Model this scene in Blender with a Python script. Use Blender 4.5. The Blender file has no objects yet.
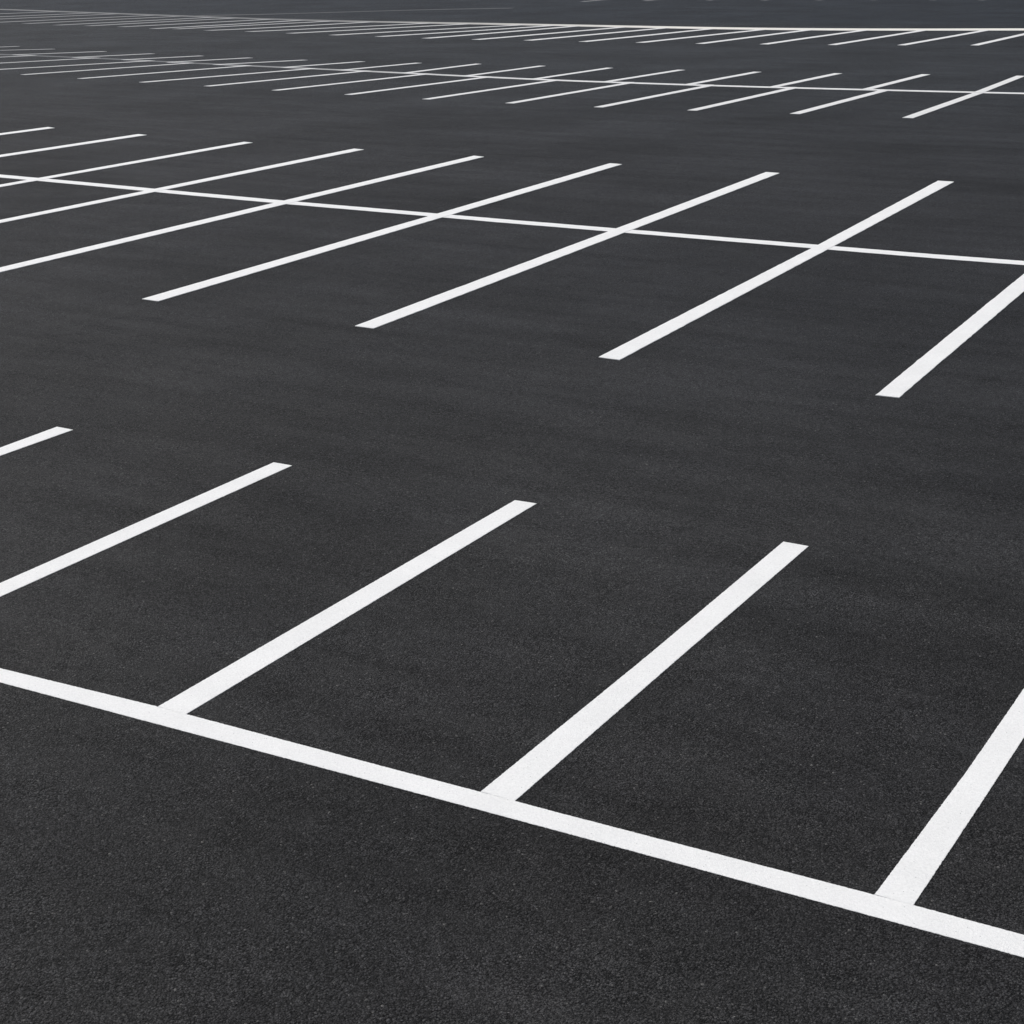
import bpy, math, random
from mathutils import Matrix, Vector

random.seed(7)
scene = bpy.context.scene
col = scene.collection
YAW = math.radians(30.6013)          # the rows of bays run 30.6 degrees across the view
CY, SY = math.cos(YAW), math.sin(YAW)

def world(u, v):                      # lot coordinates (along row, across rows) to world metres
    return Vector((u * CY + v * SY, -u * SY + v * CY, 0.0))

# ---------------------------------------------------------------- materials
def new_mat(name):
    m = bpy.data.materials.new(name)
    m.use_nodes = True
    nt = m.node_tree
    nt.nodes.clear()
    out = nt.nodes.new('ShaderNodeOutputMaterial')
    b = nt.nodes.new('ShaderNodeBsdfPrincipled')
    nt.links.new(b.outputs[0], out.inputs[0])
    return m, nt, b

def node(nt, kind, **kw):
    n = nt.nodes.new(kind)
    for k, v in kw.items():
        if k in n.inputs.keys():
            n.inputs[k].default_value = v
        else:
            setattr(n, k, v)
    return n

def noise(nt, vec, scale, detail=2.0, rough=0.5):
    n = node(nt, 'ShaderNodeTexNoise', Scale=scale, Detail=detail, Roughness=rough)
    nt.links.new(vec, n.inputs['Vector'])
    return n.outputs['Fac']

def maprange(nt, val, a, b, c, d, smooth=False):
    n = nt.nodes.new('ShaderNodeMapRange')
    if smooth:
        n.interpolation_type = 'SMOOTHSTEP'
    nt.links.new(val, n.inputs['Value'])
    for i, x in zip(('From Min', 'From Max', 'To Min', 'To Max'), (a, b, c, d)):
        n.inputs[i].default_value = x
    return n.outputs['Result']

def math_n(nt, op, a, b):
    n = node(nt, 'ShaderNodeMath', operation=op)
    for i, x in enumerate((a, b)):
        if isinstance(x, (int, float)):
            n.inputs[i].default_value = x
        else:
            nt.links.new(x, n.inputs[i])
    return n.outputs[0]

def mix_col(nt, fac, a, b):
    n = node(nt, 'ShaderNodeMix', data_type='RGBA')
    nt.links.new(fac, n.inputs[0])
    for i, x in ((6, a), (7, b)):
        if isinstance(x, tuple):
            n.inputs[i].default_value = (*x, 1.0)
        else:
            nt.links.new(x, n.inputs[i])
    return n.outputs[2]

def scale_col(nt, c, f):
    n = node(nt, 'ShaderNodeVectorMath', operation='SCALE')
    nt.links.new(c, n.inputs[0])
    nt.links.new(f, n.inputs['Scale'])
    return n.outputs[0]

def asphalt():
    m, nt, b = new_mat('asphalt')
    tc = node(nt, 'ShaderNodeTexCoord').outputs['Object']
    # stretched along the driving lanes
    mp = nt.nodes.new('ShaderNodeMapping')
    mp.inputs['Scale'].default_value = (0.12, 1.0, 1.0)
    nt.links.new(tc, mp.inputs[0])
    lane = mp.outputs[0]
    # broad mottling, rolled bands, finer blotches
    big = noise(nt, tc, 0.22, 4, 0.55)
    mid = noise(nt, tc, 1.4, 5, 0.6)
    streak = noise(nt, lane, 1.7, 6, 0.65)
    small = noise(nt, tc, 9.0, 4, 0.65)
    f1 = maprange(nt, big, 0.32, 0.68, 0.78, 1.22)
    f2 = maprange(nt, mid, 0.25, 0.75, 0.76, 1.24)
    f3 = maprange(nt, streak, 0.28, 0.72, 0.76, 1.24)
    f4 = maprange(nt, small, 0.25, 0.75, 0.76, 1.24)
    fac = math_n(nt, 'MULTIPLY', math_n(nt, 'MULTIPLY', f1, f2), math_n(nt, 'MULTIPLY', f3, f4))
    # aggregate: each stone its own shade
    vor = node(nt, 'ShaderNodeTexVoronoi', Scale=85.0)
    vor.inputs['Randomness'].default_value = 1.0
    nt.links.new(tc, vor.inputs['Vector'])
    sep = node(nt, 'ShaderNodeSeparateColor')
    nt.links.new(vor.outputs['Color'], sep.inputs[0])
    fine = node(nt, 'ShaderNodeTexVoronoi', Scale=165.0)
    nt.links.new(tc, fine.inputs['Vector'])
    sepf = node(nt, 'ShaderNodeSeparateColor')
    nt.links.new(fine.outputs['Color'], sepf.inputs[0])
    coarse = maprange(nt, noise(nt, tc, 3.0, 3, 0.6), 0.35, 0.65, 0.35, 1.0)
    s1 = math_n(nt, 'MULTIPLY', math_n(nt, 'SUBTRACT', sep.outputs[0], 0.5), math_n(nt, 'MULTIPLY', coarse, 2.9))
    s2 = math_n(nt, 'MULTIPLY', math_n(nt, 'SUBTRACT', sepf.outputs[0], 0.5), 2.3)
    shade = math_n(nt, 'MAXIMUM', math_n(nt, 'ADD', 1.05, math_n(nt, 'ADD', s1, s2)), 0.15)
    spark = maprange(nt, sep.outputs[1], 0.982, 1.0, 0.0, 1.0)
    gap = maprange(nt, vor.outputs['Distance'], 0.25, 0.75, 1.0, 0.45)
    fac = math_n(nt, 'MULTIPLY', fac, math_n(nt, 'MULTIPLY', shade, gap))
    hue = noise(nt, tc, 0.5, 3, 0.5)
    base = mix_col(nt, maprange(nt, hue, 0.35, 0.65, 0, 1), (0.0282, 0.0280, 0.0290), (0.0290, 0.0284, 0.0284))
    # bluer with distance: grazing sky reflection painted into base; darkest beyond the last row
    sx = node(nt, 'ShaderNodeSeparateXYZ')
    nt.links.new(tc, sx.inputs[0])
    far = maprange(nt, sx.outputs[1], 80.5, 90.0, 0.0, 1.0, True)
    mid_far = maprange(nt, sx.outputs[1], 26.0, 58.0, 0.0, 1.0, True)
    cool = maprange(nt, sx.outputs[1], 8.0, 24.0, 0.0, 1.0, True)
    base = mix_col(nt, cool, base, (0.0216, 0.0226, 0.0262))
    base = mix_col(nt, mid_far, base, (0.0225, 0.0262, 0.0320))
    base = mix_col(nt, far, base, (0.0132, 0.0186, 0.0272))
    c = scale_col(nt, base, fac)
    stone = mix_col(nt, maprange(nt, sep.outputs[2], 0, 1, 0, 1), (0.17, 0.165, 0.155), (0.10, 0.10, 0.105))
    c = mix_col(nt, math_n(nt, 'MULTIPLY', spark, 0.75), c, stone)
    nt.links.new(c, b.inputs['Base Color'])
    # rolled and worn stretches take a different sheen
    broad = math_n(nt, 'MULTIPLY', f1, f3)
    nt.links.new(maprange(nt, broad, 0.65, 1.35, 0.15, 0.25), b.inputs['Specular IOR Level'])
    nt.links.new(maprange(nt, mid, 0.3, 0.7, 0.76, 0.88), b.inputs['Roughness'])
    # relief: stone tops and binder hollows
    h1 = noise(nt, tc, 75.0, 3, 0.65)
    h2 = math_n(nt, 'SUBTRACT', 1.0, vor.outputs['Distance'])
    h = math_n(nt, 'ADD', math_n(nt, 'MULTIPLY', h1, 0.8), math_n(nt, 'MULTIPLY', h2, 0.6))
    bp = node(nt, 'ShaderNodeBump', Strength=1.0, Distance=0.022)
    nt.links.new(h, bp.inputs['Height'])
    nt.links.new(maprange(nt, coarse, 0.35, 1.0, 0.6, 1.0), bp.inputs['Strength'])
    nt.links.new(bp.outputs[0], b.inputs['Normal'])
    return m

def paint(name, colr, wear, fades=None):
    m, nt, b = new_mat(name)
    pos = node(nt, 'ShaderNodeNewGeometry').outputs['Position']
    a = noise(nt, pos, 2.2, 4, 0.6)
    g = noise(nt, pos, 60.0, 3, 0.6)
    fac = math_n(nt, 'MULTIPLY', maprange(nt, a, 0.3, 0.7, 0.965, 1.03), maprange(nt, g, 0.25, 0.75, 0.92, 1.08))
    # pin holes where the black binder shows through
    v = node(nt, 'ShaderNodeTexVoronoi', Scale=70.0)
    nt.links.new(pos, v.inputs['Vector'])
    sep = node(nt, 'ShaderNodeSeparateColor')
    nt.links.new(v.outputs['Color'], sep.inputs[0])
    rare = maprange(nt, sep.outputs[0], 1 - wear, 1 - wear * 0.6, 0, 1)
    core = maprange(nt, v.outputs['Distance'], 0.12, 0.30, 1, 0)
    pit = math_n(nt, 'MULTIPLY', rare, core)
    base = node(nt, 'ShaderNodeRGB')
    base.outputs[0].default_value = (*colr, 1)
    c = scale_col(nt, base.outputs[0], fac)
    c = mix_col(nt, math_n(nt, 'MULTIPLY', pit, 0.7), c, (0.20, 0.20, 0.20))
    nt.links.new(c, b.inputs['Base Color'])
    if fades:                          # haze over the far left, painted in as a fade to grey
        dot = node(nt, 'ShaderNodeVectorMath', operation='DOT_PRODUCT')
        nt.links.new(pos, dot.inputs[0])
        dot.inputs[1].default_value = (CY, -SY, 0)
        thin = maprange(nt, dot.outputs['Value'], *fades, 0.0, True)  # share of haze grey, growing towards the left
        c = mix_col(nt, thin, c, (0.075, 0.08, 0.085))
    nt.links.new(c, b.inputs['Base Color'])
    b.inputs['Roughness'].default_value = 0.7
    b.inputs['Specular IOR Level'].default_value = 0.3
    h = noise(nt, pos, 120.0, 3, 0.6)
    bp = node(nt, 'ShaderNodeBump', Strength=0.6, Distance=0.006)
    nt.links.new(h, bp.inputs['Height'])
    nt.links.new(bp.outputs[0], b.inputs['Normal'])
    return m

ASPHALT = asphalt()
WHITE = paint('white_road_paint', (0.825, 0.822, 0.805), 0.06)
FADED = paint('faded_road_paint', (0.10, 0.10, 0.10), 0.03)
HAZED = paint('hazed_road_paint', (0.74, 0.735, 0.72), 0.03, (-90.0, -36.0, 0.62))  # this and the next three carry painted haze
HAZED_CENTRE = paint('hazed_centre_paint', (0.74, 0.735, 0.72), 0.03, (-50.0, -24.0, 0.95))
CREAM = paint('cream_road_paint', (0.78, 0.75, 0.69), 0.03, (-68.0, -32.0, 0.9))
HAZED_THIN = paint('hazed_thin_paint', (0.74, 0.735, 0.72), 0.03, (-82.0, -36.0, 0.74))
DIM = paint('dim_road_paint', (0.25, 0.25, 0.248), 0.03)

# ---------------------------------------------------------------- geometry
def lerp_edge(pts, ts):
    """resample a polyline at parameters 0..1 by length"""
    acc = [0.0]
    for p, q in zip(pts, pts[1:]):
        acc.append(acc[-1] + math.hypot(q[0] - p[0], q[1] - p[1]))
    res = []
    for t in ts:
        s = t * acc[-1]
        i = 0
        while i < len(acc) - 2 and s > acc[i + 1]:
            i += 1
        k = (s - acc[i]) / max(acc[i + 1] - acc[i], 1e-9)
        res.append((pts[i][0] + (pts[i + 1][0] - pts[i][0]) * k, pts[i][1] + (pts[i + 1][1] - pts[i][1]) * k))
    return res, acc[-1]

def smooth(pts):
    """soften the joints of a measured polyline (two corner cuts, ends kept)"""
    for _ in range(2):
        if len(pts) < 3:
            return pts
        out = [pts[0]]
        for p, q in zip(pts, pts[1:]):
            out.append((p[0] * .75 + q[0] * .25, p[1] * .75 + q[1] * .25))
            out.append((p[0] * .25 + q[0] * .75, p[1] * .25 + q[1] * .75))
        out.append(pts[-1])
        pts = out
    return pts

def ladder(left, right, step, jit, z):
    """film of paint between two edges, with slightly ragged edges and thin sides"""
    _, length = lerp_edge(left, [0])
    n = max(1, int(length / step))
    ts = [i / n for i in range(n + 1)]
    L, _ = lerp_edge(left, ts)
    R, _ = lerp_edge(right, ts)
    verts, faces = [], []
    for i in range(n + 1):
        a, c = L[i], R[i]
        dx, dy = c[0] - a[0], c[1] - a[1]
        w = math.hypot(dx, dy) or 1
        ja = random.gauss(0, jit) / w
        jc = random.gauss(0, jit) / w
        a = (a[0] + dx * ja, a[1] + dy * ja)
        c = (c[0] + dx * jc, c[1] + dy * jc)
        verts += [(*a, z), (*c, z), (*a, -0.002), (*c, -0.002)]
    for i in range(n):
        o, p = 4 * i, 4 * i + 4
        faces += [(o, o + 1, p + 1, p), (o, p, p + 2, o + 2), (o + 1, o + 3, p + 3, p + 1)]
    faces += [(0, 2, 3, 1), (4 * n, 4 * n + 1, 4 * n + 3, 4 * n + 2)]
    return verts, faces

def marking(name, pieces, label, cat, group=None, mat=None, kind=None):
    """one painted marking = one mesh object with its origin on the tarmac at its near end"""
    o0 = pieces[0][0][0]
    verts, faces = [], []
    for vs, fs in pieces:
        k = len(verts)
        verts += [(x - o0[0], y - o0[1], z) for x, y, z in vs]
        faces += [tuple(i + k for i in f) for f in fs]
    me = bpy.data.meshes.new(name)
    me.from_pydata(verts, [], faces)
    me.materials.append(mat or WHITE)
    me.update()
    o = bpy.data.objects.new(name, me)
    o.location = world(o0[0], o0[1])
    o.rotation_euler = (0, 0, -YAW)
    o['label'] = label
    o['category'] = cat
    if group:
        o['group'] = group
    col.objects.link(o)
    return o

def band(pts, w, ax, step, jit, z):
    """strip of width w measured along lot axis ax about a centre polyline"""
    h = w / 2
    if ax == 'u':
        return ladder([(p[0] - h, p[1]) for p in pts], [(p[0] + h, p[1]) for p in pts], step, jit, z)
    return ladder([(p[0], p[1] - h) for p in pts], [(p[0], p[1] + h) for p in pts], step, jit, z)

ORD = ['first', 'second', 'third', 'fourth', 'fifth', 'sixth', 'seventh', 'eighth', 'ninth', 'tenth',
       'eleventh', 'twelfth', 'thirteenth', 'fourteenth', 'fifteenth', 'sixteenth', 'seventeenth', 'eighteenth',
       'nineteenth', 'twentieth', 'twenty-first', 'twenty-second', 'twenty-third', 'twenty-fourth', 'twenty-fifth']

# ground: one sheet out to the horizon, turned so its axes follow the rows
S = 3000.0
me = bpy.data.meshes.new('ground')
me.from_pydata([(-S, -S, 0), (S, -S, 0), (S, S, 0), (-S, S, 0)], [], [(0, 1, 2, 3)])
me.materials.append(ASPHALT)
g = bpy.data.objects.new('ground', me)
g.rotation_euler = (0, 0, -YAW)
g['kind'] = 'structure'
col.objects.link(g)

# --- nearest row: a long edge line with bay lines butting against it
edge_up = [(-14.0, 6.70), (-8.441, 6.923), (-7.01, 7.015), (-5.045, 7.083), (-4.464, 7.106), (-3.918, 7.124), (-2.013, 7.206), (-1.219, 7.228), (3.0, 7.34)]
edge_lo = [(-14.0, 6.53), (-8.265, 6.761), (-4.923, 6.903), (-3.821, 6.946), (-1.175, 7.037), (3.0, 7.15)]
marking('edge_line', [ladder(edge_lo, edge_up, 0.012, 0.0009, 0.003)],
        'long white edge line slanting across the foreground, nearest line to the viewer', 'edge line')
GA = 'stall lines of the nearest row'
rowA = [
    ([(-2.012, 7.209), (-1.930, 8.751), (-1.885, 10.153), (-1.87, 11.95)], [(-1.800, 7.211), (-1.755, 8.4), (-1.722, 9.393), (-1.64, 11.95)],
     'thick white stall line cut off by the right edge, starting at the foreground edge line'),
    ([(-4.464, 7.109), (-4.395, 9.3), (-4.343, 11.917)], [(-4.225, 7.113), (-4.178, 9.4), (-4.117, 11.917)],
     'thick white stall line from foreground edge line to a free tip right of centre'),
    ([(-7.005, 7.018), (-6.917, 11.754)], [(-6.759, 7.020), (-6.696, 11.769)],
     'thick white stall line from foreground edge line to a free tip near the middle'),
    ([(-9.71, 6.880), (-9.674, 8.057), (-9.63, 11.597)], [(-9.49, 6.890), (-9.457, 7.857), (-9.404, 11.602)],
     'white stall line of the nearest row crossing the left edge, long stretch visible'),
    ([(-12.46, 6.767), (-12.498, 10.655), (-12.514, 11.476)], [(-12.24, 6.777), (-12.29, 10.464), (-12.275, 11.476)],
     'short thick white stall line stub at the left edge, only its far tip showing'),
]
for l, r, lab in rowA:
    marking('stall_line', [ladder(l, r, 0.012, 0.0009, 0.0042)], lab, 'stall line', GA)

# --- second row: double sided, bay lines cross a thin centre line
bc_up = [(-40.0, 25.25), (-28.291, 25.15), (-25.104, 25.06), (-22.243, 24.93), (-19.45, 24.86), (-17.105, 24.85), (-14.548, 24.83), (-7.991, 24.88), (-6.903, 24.89), (-5.367, 24.95), (3.0, 25.2)]
bc_lo = [(p[0], p[1] - 0.315) for p in bc_up]
marking('centre_line', [ladder(bc_lo, bc_up, 0.25, 0.003, 0.004)],
        'thin white centre line of the second row, crossed by its long stall lines', 'centre line')
GB = 'long stall lines of the second row'
rowB = [
    ([(-5.056, 16.632), (-5.134, 23.975), (-5.2, 32.6)], [(-4.793, 16.652), (-4.849, 22.755), (-4.87, 32.6)],
     'broad white stall line of the second row, cut off by the right edge'),
    ([(-8.609, 16.731), (-8.70, 25.0), (-8.883, 32.56)], [(-8.316, 16.726), (-8.43, 25.0), (-8.551, 32.555)],
     'long white stall line with its far tip near the right edge, whole line in view'),
    ([(-12.31, 16.732), (-12.43, 24.9), (-12.566, 32.324)], [(-12.001, 16.726), (-12.12, 24.8), (-12.247, 32.299)],
     'long white stall line crossing the second centre line just right of the middle'),
    ([(-16.136, 16.718), (-16.20, 24.8), (-16.298, 32.222)], [(-15.818, 16.71), (-15.90, 24.8), (-15.974, 32.183)],
     'leftmost long white second-row stall line with both tips in view'),
    ([(-19.93, 16.72), (-19.90, 17.469), (-19.86, 32.103)], [(-19.62, 16.71), (-19.607, 17.197), (-19.541, 32.04)],
     'long white second-row stall line, lowest of those running off the left edge'),
    ([(-23.49, 16.72), (-23.458, 20.739), (-23.33, 32.061)], [(-23.22, 16.71), (-23.198, 20.5), (-23.0, 32.015)],
     'second lowest of the second-row stall lines running off the left edge'),
    ([(-27.08, 16.72), (-27.003, 24.001), (-26.83, 32.072)], [(-26.82, 16.71), (-26.741, 23.76), (-26.52, 32.037)],
     'third lowest second-row stall line at the left, meeting the centre line near the edge'),
    ([(-31.0, 16.72), (-30.92, 27.627), (-30.68, 32.283)], [(-30.68, 16.71), (-30.60, 27.246), (-30.33, 32.233)],
     'thin white second-row stall line at the left, second from the back'),
    ([(-34.6, 16.72), (-34.52, 30.911), (-34.39, 32.579)], [(-34.3, 16.71), (-34.20, 30.607), (-34.03, 32.484)],
     'rearmost short white second-row stub at the left edge'),
]
for l, r, lab in rowB:
    marking('stall_line', [ladder(l, r, 0.12, 0.0025, 0.008)], lab, 'stall line', GB)

# --- third row: the two halves of each bay line miss each other at the centre line
cc = [(-75.0, 55.6), (-66.0, 54.9), (-59.538, 54.0), (-56.664, 53.85), (-53.428, 53.6), (-51.019, 53.35), (-49.469, 53.1), (-47.251, 52.8), (-42.705, 52.25), (-38.224, 51.8), (-34.882, 51.4), (-31.801, 51.0), (-29.663, 50.75), (-27.57, 50.55), (-24.669, 50.5), (-21.624, 50.52), (-18.713, 50.65), (-15.725, 50.9), (-13.091, 51.13), (-11.526, 51.3), (-3.0, 52.0)]
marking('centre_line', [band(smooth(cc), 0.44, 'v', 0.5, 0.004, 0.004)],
        'thin white centre line of the third row, where staggered stall lines meet', 'centre line', mat=HAZED_CENTRE)
GC = 'staggered stall lines of the third row'
rowC = [
    [(-12.828, 43.46), (-12.85, 50.985), (-12.88, 51.033), (-13.04, 57.36)],
    [(-16.042, 43.314), (-15.86, 50.7), (-16.375, 51.1), (-16.25, 56.927)],
    [(-19.123, 43.098), (-18.878, 50.55), (-19.494, 50.8), (-19.285, 56.355)],
    [(-22.108, 42.914), (-21.803, 50.45), (-22.518, 50.65), (-22.272, 56.042)],
    [(-25.243, 42.983), (-24.816, 50.45), (-25.678, 50.6), (-25.307, 55.978)],
    [(-28.429, 43.118), (-27.775, 50.45), (-28.64, 50.75), (-28.326, 55.965)],
    [(-31.783, 43.497), (-30.819, 50.75), (-31.738, 51.1), (-31.341, 56.001)],
    [(-35.159, 43.877), (-33.75, 51.15), (-34.707, 51.5), (-34.365, 56.082)],
    [(-38.589, 44.318), (-36.822, 51.55), (-37.929, 51.861), (-37.05, 55.75)],
    [(-42.079, 44.734), (-39.676, 51.8), (-41.1, 52.25), (-39.828, 55.65)],
    [(-45.641, 45.152), (-43.249, 52.1), (-44.9, 52.5), (-42.8, 55.6)],
    [(-49.334, 45.741), (-46.702, 52.5), (-47.869, 52.9), (-46.05, 55.9)],
    [(-53.05, 45.9), (-52.427, 47.394), (-49.34, 52.952), (-50.932, 53.402), (-49.1, 56.166)],
    [(-56.9, 46.1), (-55.218, 49.962), (-53.101, 53.5), (-54.329, 53.8), (-52.4, 56.581)],
    [(-60.7, 46.3), (-58.163, 52.672), (-57.3, 53.7), (-58.6, 54.2), (-55.9, 57.087)],
    [(-65.2, 46.6), (-62.1, 54.3), (-61.957, 56.0), (-59.822, 57.6)],
    [(-69.0, 46.8), (-65.9, 54.9), (-65.2, 56.4), (-63.304, 58.6)],
]
labC = ['white third-row stall line at the right edge, straight across the centre line',
        'white third-row stall line with a kink, second from the right',
        'white third-row stall line with a kink, third from the right',
        'white third-row stall line with a kink, fourth from the right',
        'white third-row stall line with a kink, fifth from the right',
        'white third-row stall line with a kink, sixth from the right',
        'white third-row stall line with a kink, seventh from the right',
        'white third-row stall line with a kink, eighth from the right',
        'thin third-row stall line with a kink, ninth from the right',
        'thin third-row stall line, third from left with its near tip in view',
        'thin third-row stall line, second from left with its near tip in view',
        'thin third-row stall line, leftmost with its near tip in view',
        'thin third-row stall line, lowest of those running off the left edge',
        'thin third-row stall line, second lowest of those running off the left edge',
        'thin third-row stall line, third lowest of those running off the left edge',
        'thin third-row stub at the left edge, second from the back',
        'rearmost tiny third-row stub at the left edge']
for i, (pts, lab) in enumerate(zip(rowC, labC)):
    t = 0.12 if i < 7 else 0.05
    k = len(pts) - 2
    if k >= 2 and abs(pts[k][0] - pts[k - 1][0]) > 0.3:      # staggered: both halves just overrun the centre line
        pts[k - 1] = (pts[k - 1][0] + 0.05, pts[k - 1][1] + 0.25)
        pts[k] = (pts[k][0] - 0.08, pts[k][1] - 0.2)
    near, farh = pts[:k], pts[k:]
    pieces = [band(near, 0.30, 'u', 0.4, 0.003, 0.008)]
    pieces.append(ladder([(farh[0][0], farh[0][1] - t), (near[-1][0], near[-1][1] - t)],
                         [(farh[0][0], farh[0][1] + t), (near[-1][0], near[-1][1] + t)], 5, 0.0, 0.006))
    pieces.append(band(farh, 0.30, 'u', 0.4, 0.003, 0.010))
    marking('stall_line', pieces, lab, 'stall line', GC, HAZED)

# --- fourth row: single sided, bay lines end at a broad pale line
dl = [(-118.0, 94.6), (-100.774, 91.878), (-91.923, 89.7), (-83.115, 87.602), (-74.734, 85.6), (-68.632, 84.1), (-60.778, 82.75), (-57.249, 82.5), (-52.528, 82.25), (-47.925, 82.0), (-43.509, 81.68), (-39.321, 81.33), (-35.307, 81.05), (-31.692, 81.05), (-28.33, 81.4), (-25.096, 81.95), (-19.064, 83.5), (-10.0, 85.9)]
edge_w = lambda u: 0.55 + 0.35 * min(1, max(0, (u + 70) / 40))      # repainted wider towards the right
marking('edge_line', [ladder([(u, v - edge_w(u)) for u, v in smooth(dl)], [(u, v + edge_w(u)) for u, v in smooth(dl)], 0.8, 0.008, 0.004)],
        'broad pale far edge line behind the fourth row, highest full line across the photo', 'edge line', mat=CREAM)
GD = 'thin stall lines of the fourth row'
rowD = [
    [(-18.43, 71.75), (-18.18, 79.772), (-18.05, 83.2)],
    [(-21.457, 71.0), (-21.05, 76.591), (-20.65, 82.5)],
    [(-24.446, 70.369), (-23.95, 77.0), (-23.6, 81.7)],
    [(-27.525, 69.933), (-27.05, 75.978), (-26.45, 81.2)],
    [(-30.524, 69.532), (-29.85, 76.11), (-29.284, 80.762)],
    [(-33.587, 69.487), (-32.8, 74.5), (-31.75, 80.3)],
    [(-36.561, 69.347), (-35.75, 74.0), (-34.71, 80.2)],
    [(-39.695, 69.494), (-37.95, 78.0), (-37.45, 80.6)],
    [(-42.607, 69.348), (-41.85, 72.5), (-40.1, 80.6)],
    [(-45.737, 69.567), (-44.25, 75.649), (-43.2, 80.9)],
    [(-49.04, 70.121), (-45.8, 78.0), (-44.8, 81.3)],
    [(-52.351, 70.57), (-51.036, 73.47), (-48.9, 77.5), (-46.9, 81.5)],
    [(-55.826, 71.312), (-53.167, 76.554), (-50.7, 81.7)],
    [(-59.309, 72.045), (-54.977, 79.173), (-53.5, 81.9)],
    [(-62.629, 72.41), (-61.006, 74.763), (-58.1, 82.2)],
    [(-65.664, 73.091), (-63.503, 77.847), (-61.3, 82.6)],
    [(-67.4, 73.05), (-65.7, 77.6), (-64.0, 83.0)],
    [(-70.982, 74.1), (-69.0, 78.6), (-66.9, 83.6)],
    [(-74.098, 74.5), (-72.6, 78.8), (-70.563, 84.3)],
    [(-76.997, 74.7), (-75.3, 79.0), (-72.9, 84.9)],
    [(-80.735, 75.6), (-76.5, 85.4)],
    [(-84.4, 76.0), (-79.5, 86.4)],
    [(-88.9, 77.2), (-84.1, 87.5)],
    [(-92.6, 78.4), (-87.3, 88.3)],
    [(-98.0, 80.5), (-92.0, 89.4)],
]
for i, pts in enumerate(rowD):
    lab = 'thin fourth-row stall line running to the far edge line, ' + (
        'first from the right' if i == 0 else ORD[i] + ' from the right')
    if i == 15:
        lab = 'thin fourth-row stall line set close beside its left neighbour, sixteenth from the right'
    if i == 16:
        lab = 'thin fourth-row stall line set close beside its right neighbour, seventeenth from the right'
    if i == 24:
        lab = 'faint fourth-row stall line at the far left edge, leftmost and rearmost of its row'
    marking('stall_line', [band(smooth(pts), 0.36 + 0.02 * i, 'u', 0.6, 0.004, 0.008)], lab, 'stall line', GD, HAZED_THIN)

# --- beyond: a worn pale seam and the tips of one more row
seam = [(-75.8, 86.7), (-72.274, 88.68), (-69.4, 91.5), (-66.3, 94.5), (-63.4, 97.3), (-58.472, 100.141)]
marking('seam_line', [band(smooth(seam), 0.8, 'v', 0.5, 0.02, 0.004)],
        'faint grey seam line curving up across dark asphalt beyond the far edge line', 'seam line', mat=FADED)
GE = 'stall line tips of the farthest row'
for i, (u, v) in enumerate([(-29.68, 116.2), (-33.1, 116.0), (-37.3, 115.6), (-41.2, 114.9), (-45.2, 114.3), (-49.4, 113.8), (-54.0, 112.4), (-58.3, 110.4)]):
    lab = 'tiny white stall line tip touching the top edge of the photo, ' + (
        'first from the right' if i == 0 else ORD[i] + ' from the right')
    marking('stall_line', [band([(u, v), (u + 0.3, v + 6.5)], 0.45, 'u', 0.8, 0.004, 0.004)], lab, 'stall line', GE, DIM)

# ---------------------------------------------------------------- camera
cam = bpy.data.cameras.new('camera')
cam.sensor_width = 36.0
cam.lens = 54.823
cam.clip_end = 8000.0
cam.clip_start = 0.1
co = bpy.data.objects.new('camera', cam)
R = ((0.999834, -0.00633, -0.017069), (0.018205, 0.347631, 0.937455), (0.0, -0.93761, 0.347688))
mw = Matrix.Identity(4)
for c in range(3):
    for r in range(3):
        mw[r][c] = R[c][r]
mw[2][3] = 4.943856
co.matrix_world = mw
col.objects.link(co)
scene.camera = co

# ---------------------------------------------------------------- light: bright overcast
SUN_EL, SUN_AZ = math.radians(48), math.radians(-59)     # azimuth clockwise from +Y
w = bpy.data.worlds.new('World')
scene.world = w
w.use_nodes = True
nt = w.node_tree
nt.nodes.clear()
sky = nt.nodes.new('ShaderNodeTexSky')
sky.sky_type = 'NISHITA'
sky.sun_disc = False
sky.sun_elevation = SUN_EL
sky.sun_rotation = SUN_AZ
sky.dust_density = 3.0
hs = nt.nodes.new('ShaderNodeHueSaturation')
hs.inputs['Saturation'].default_value = 0.42
bg = nt.nodes.new('ShaderNodeBackground')
bg.inputs['Strength'].default_value = 0.15
wo = nt.nodes.new('ShaderNodeOutputWorld')
nt.links.new(sky.outputs[0], hs.inputs['Color'])
nt.links.new(hs.outputs[0], bg.inputs[0])
nt.links.new(bg.outputs[0], wo.inputs[0])

sl = bpy.data.lights.new('sun', 'SUN')
sl.energy = 1.5
sl.angle = math.radians(12)
sl.color = (1.0, 0.97, 0.93)
so = bpy.data.objects.new('sun', sl)
dirv = Vector((math.sin(SUN_AZ) * math.cos(SUN_EL), math.cos(SUN_AZ) * math.cos(SUN_EL), math.sin(SUN_EL)))
so.rotation_euler = dirv.to_track_quat('Z', 'Y').to_euler()
so.location = dirv * 50
col.objects.link(so)

scene.view_settings.view_transform = 'Standard'
scene.view_settings.look = 'None'
scene.view_settings.exposure = 0.0
scene.view_settings.gamma = 1.0
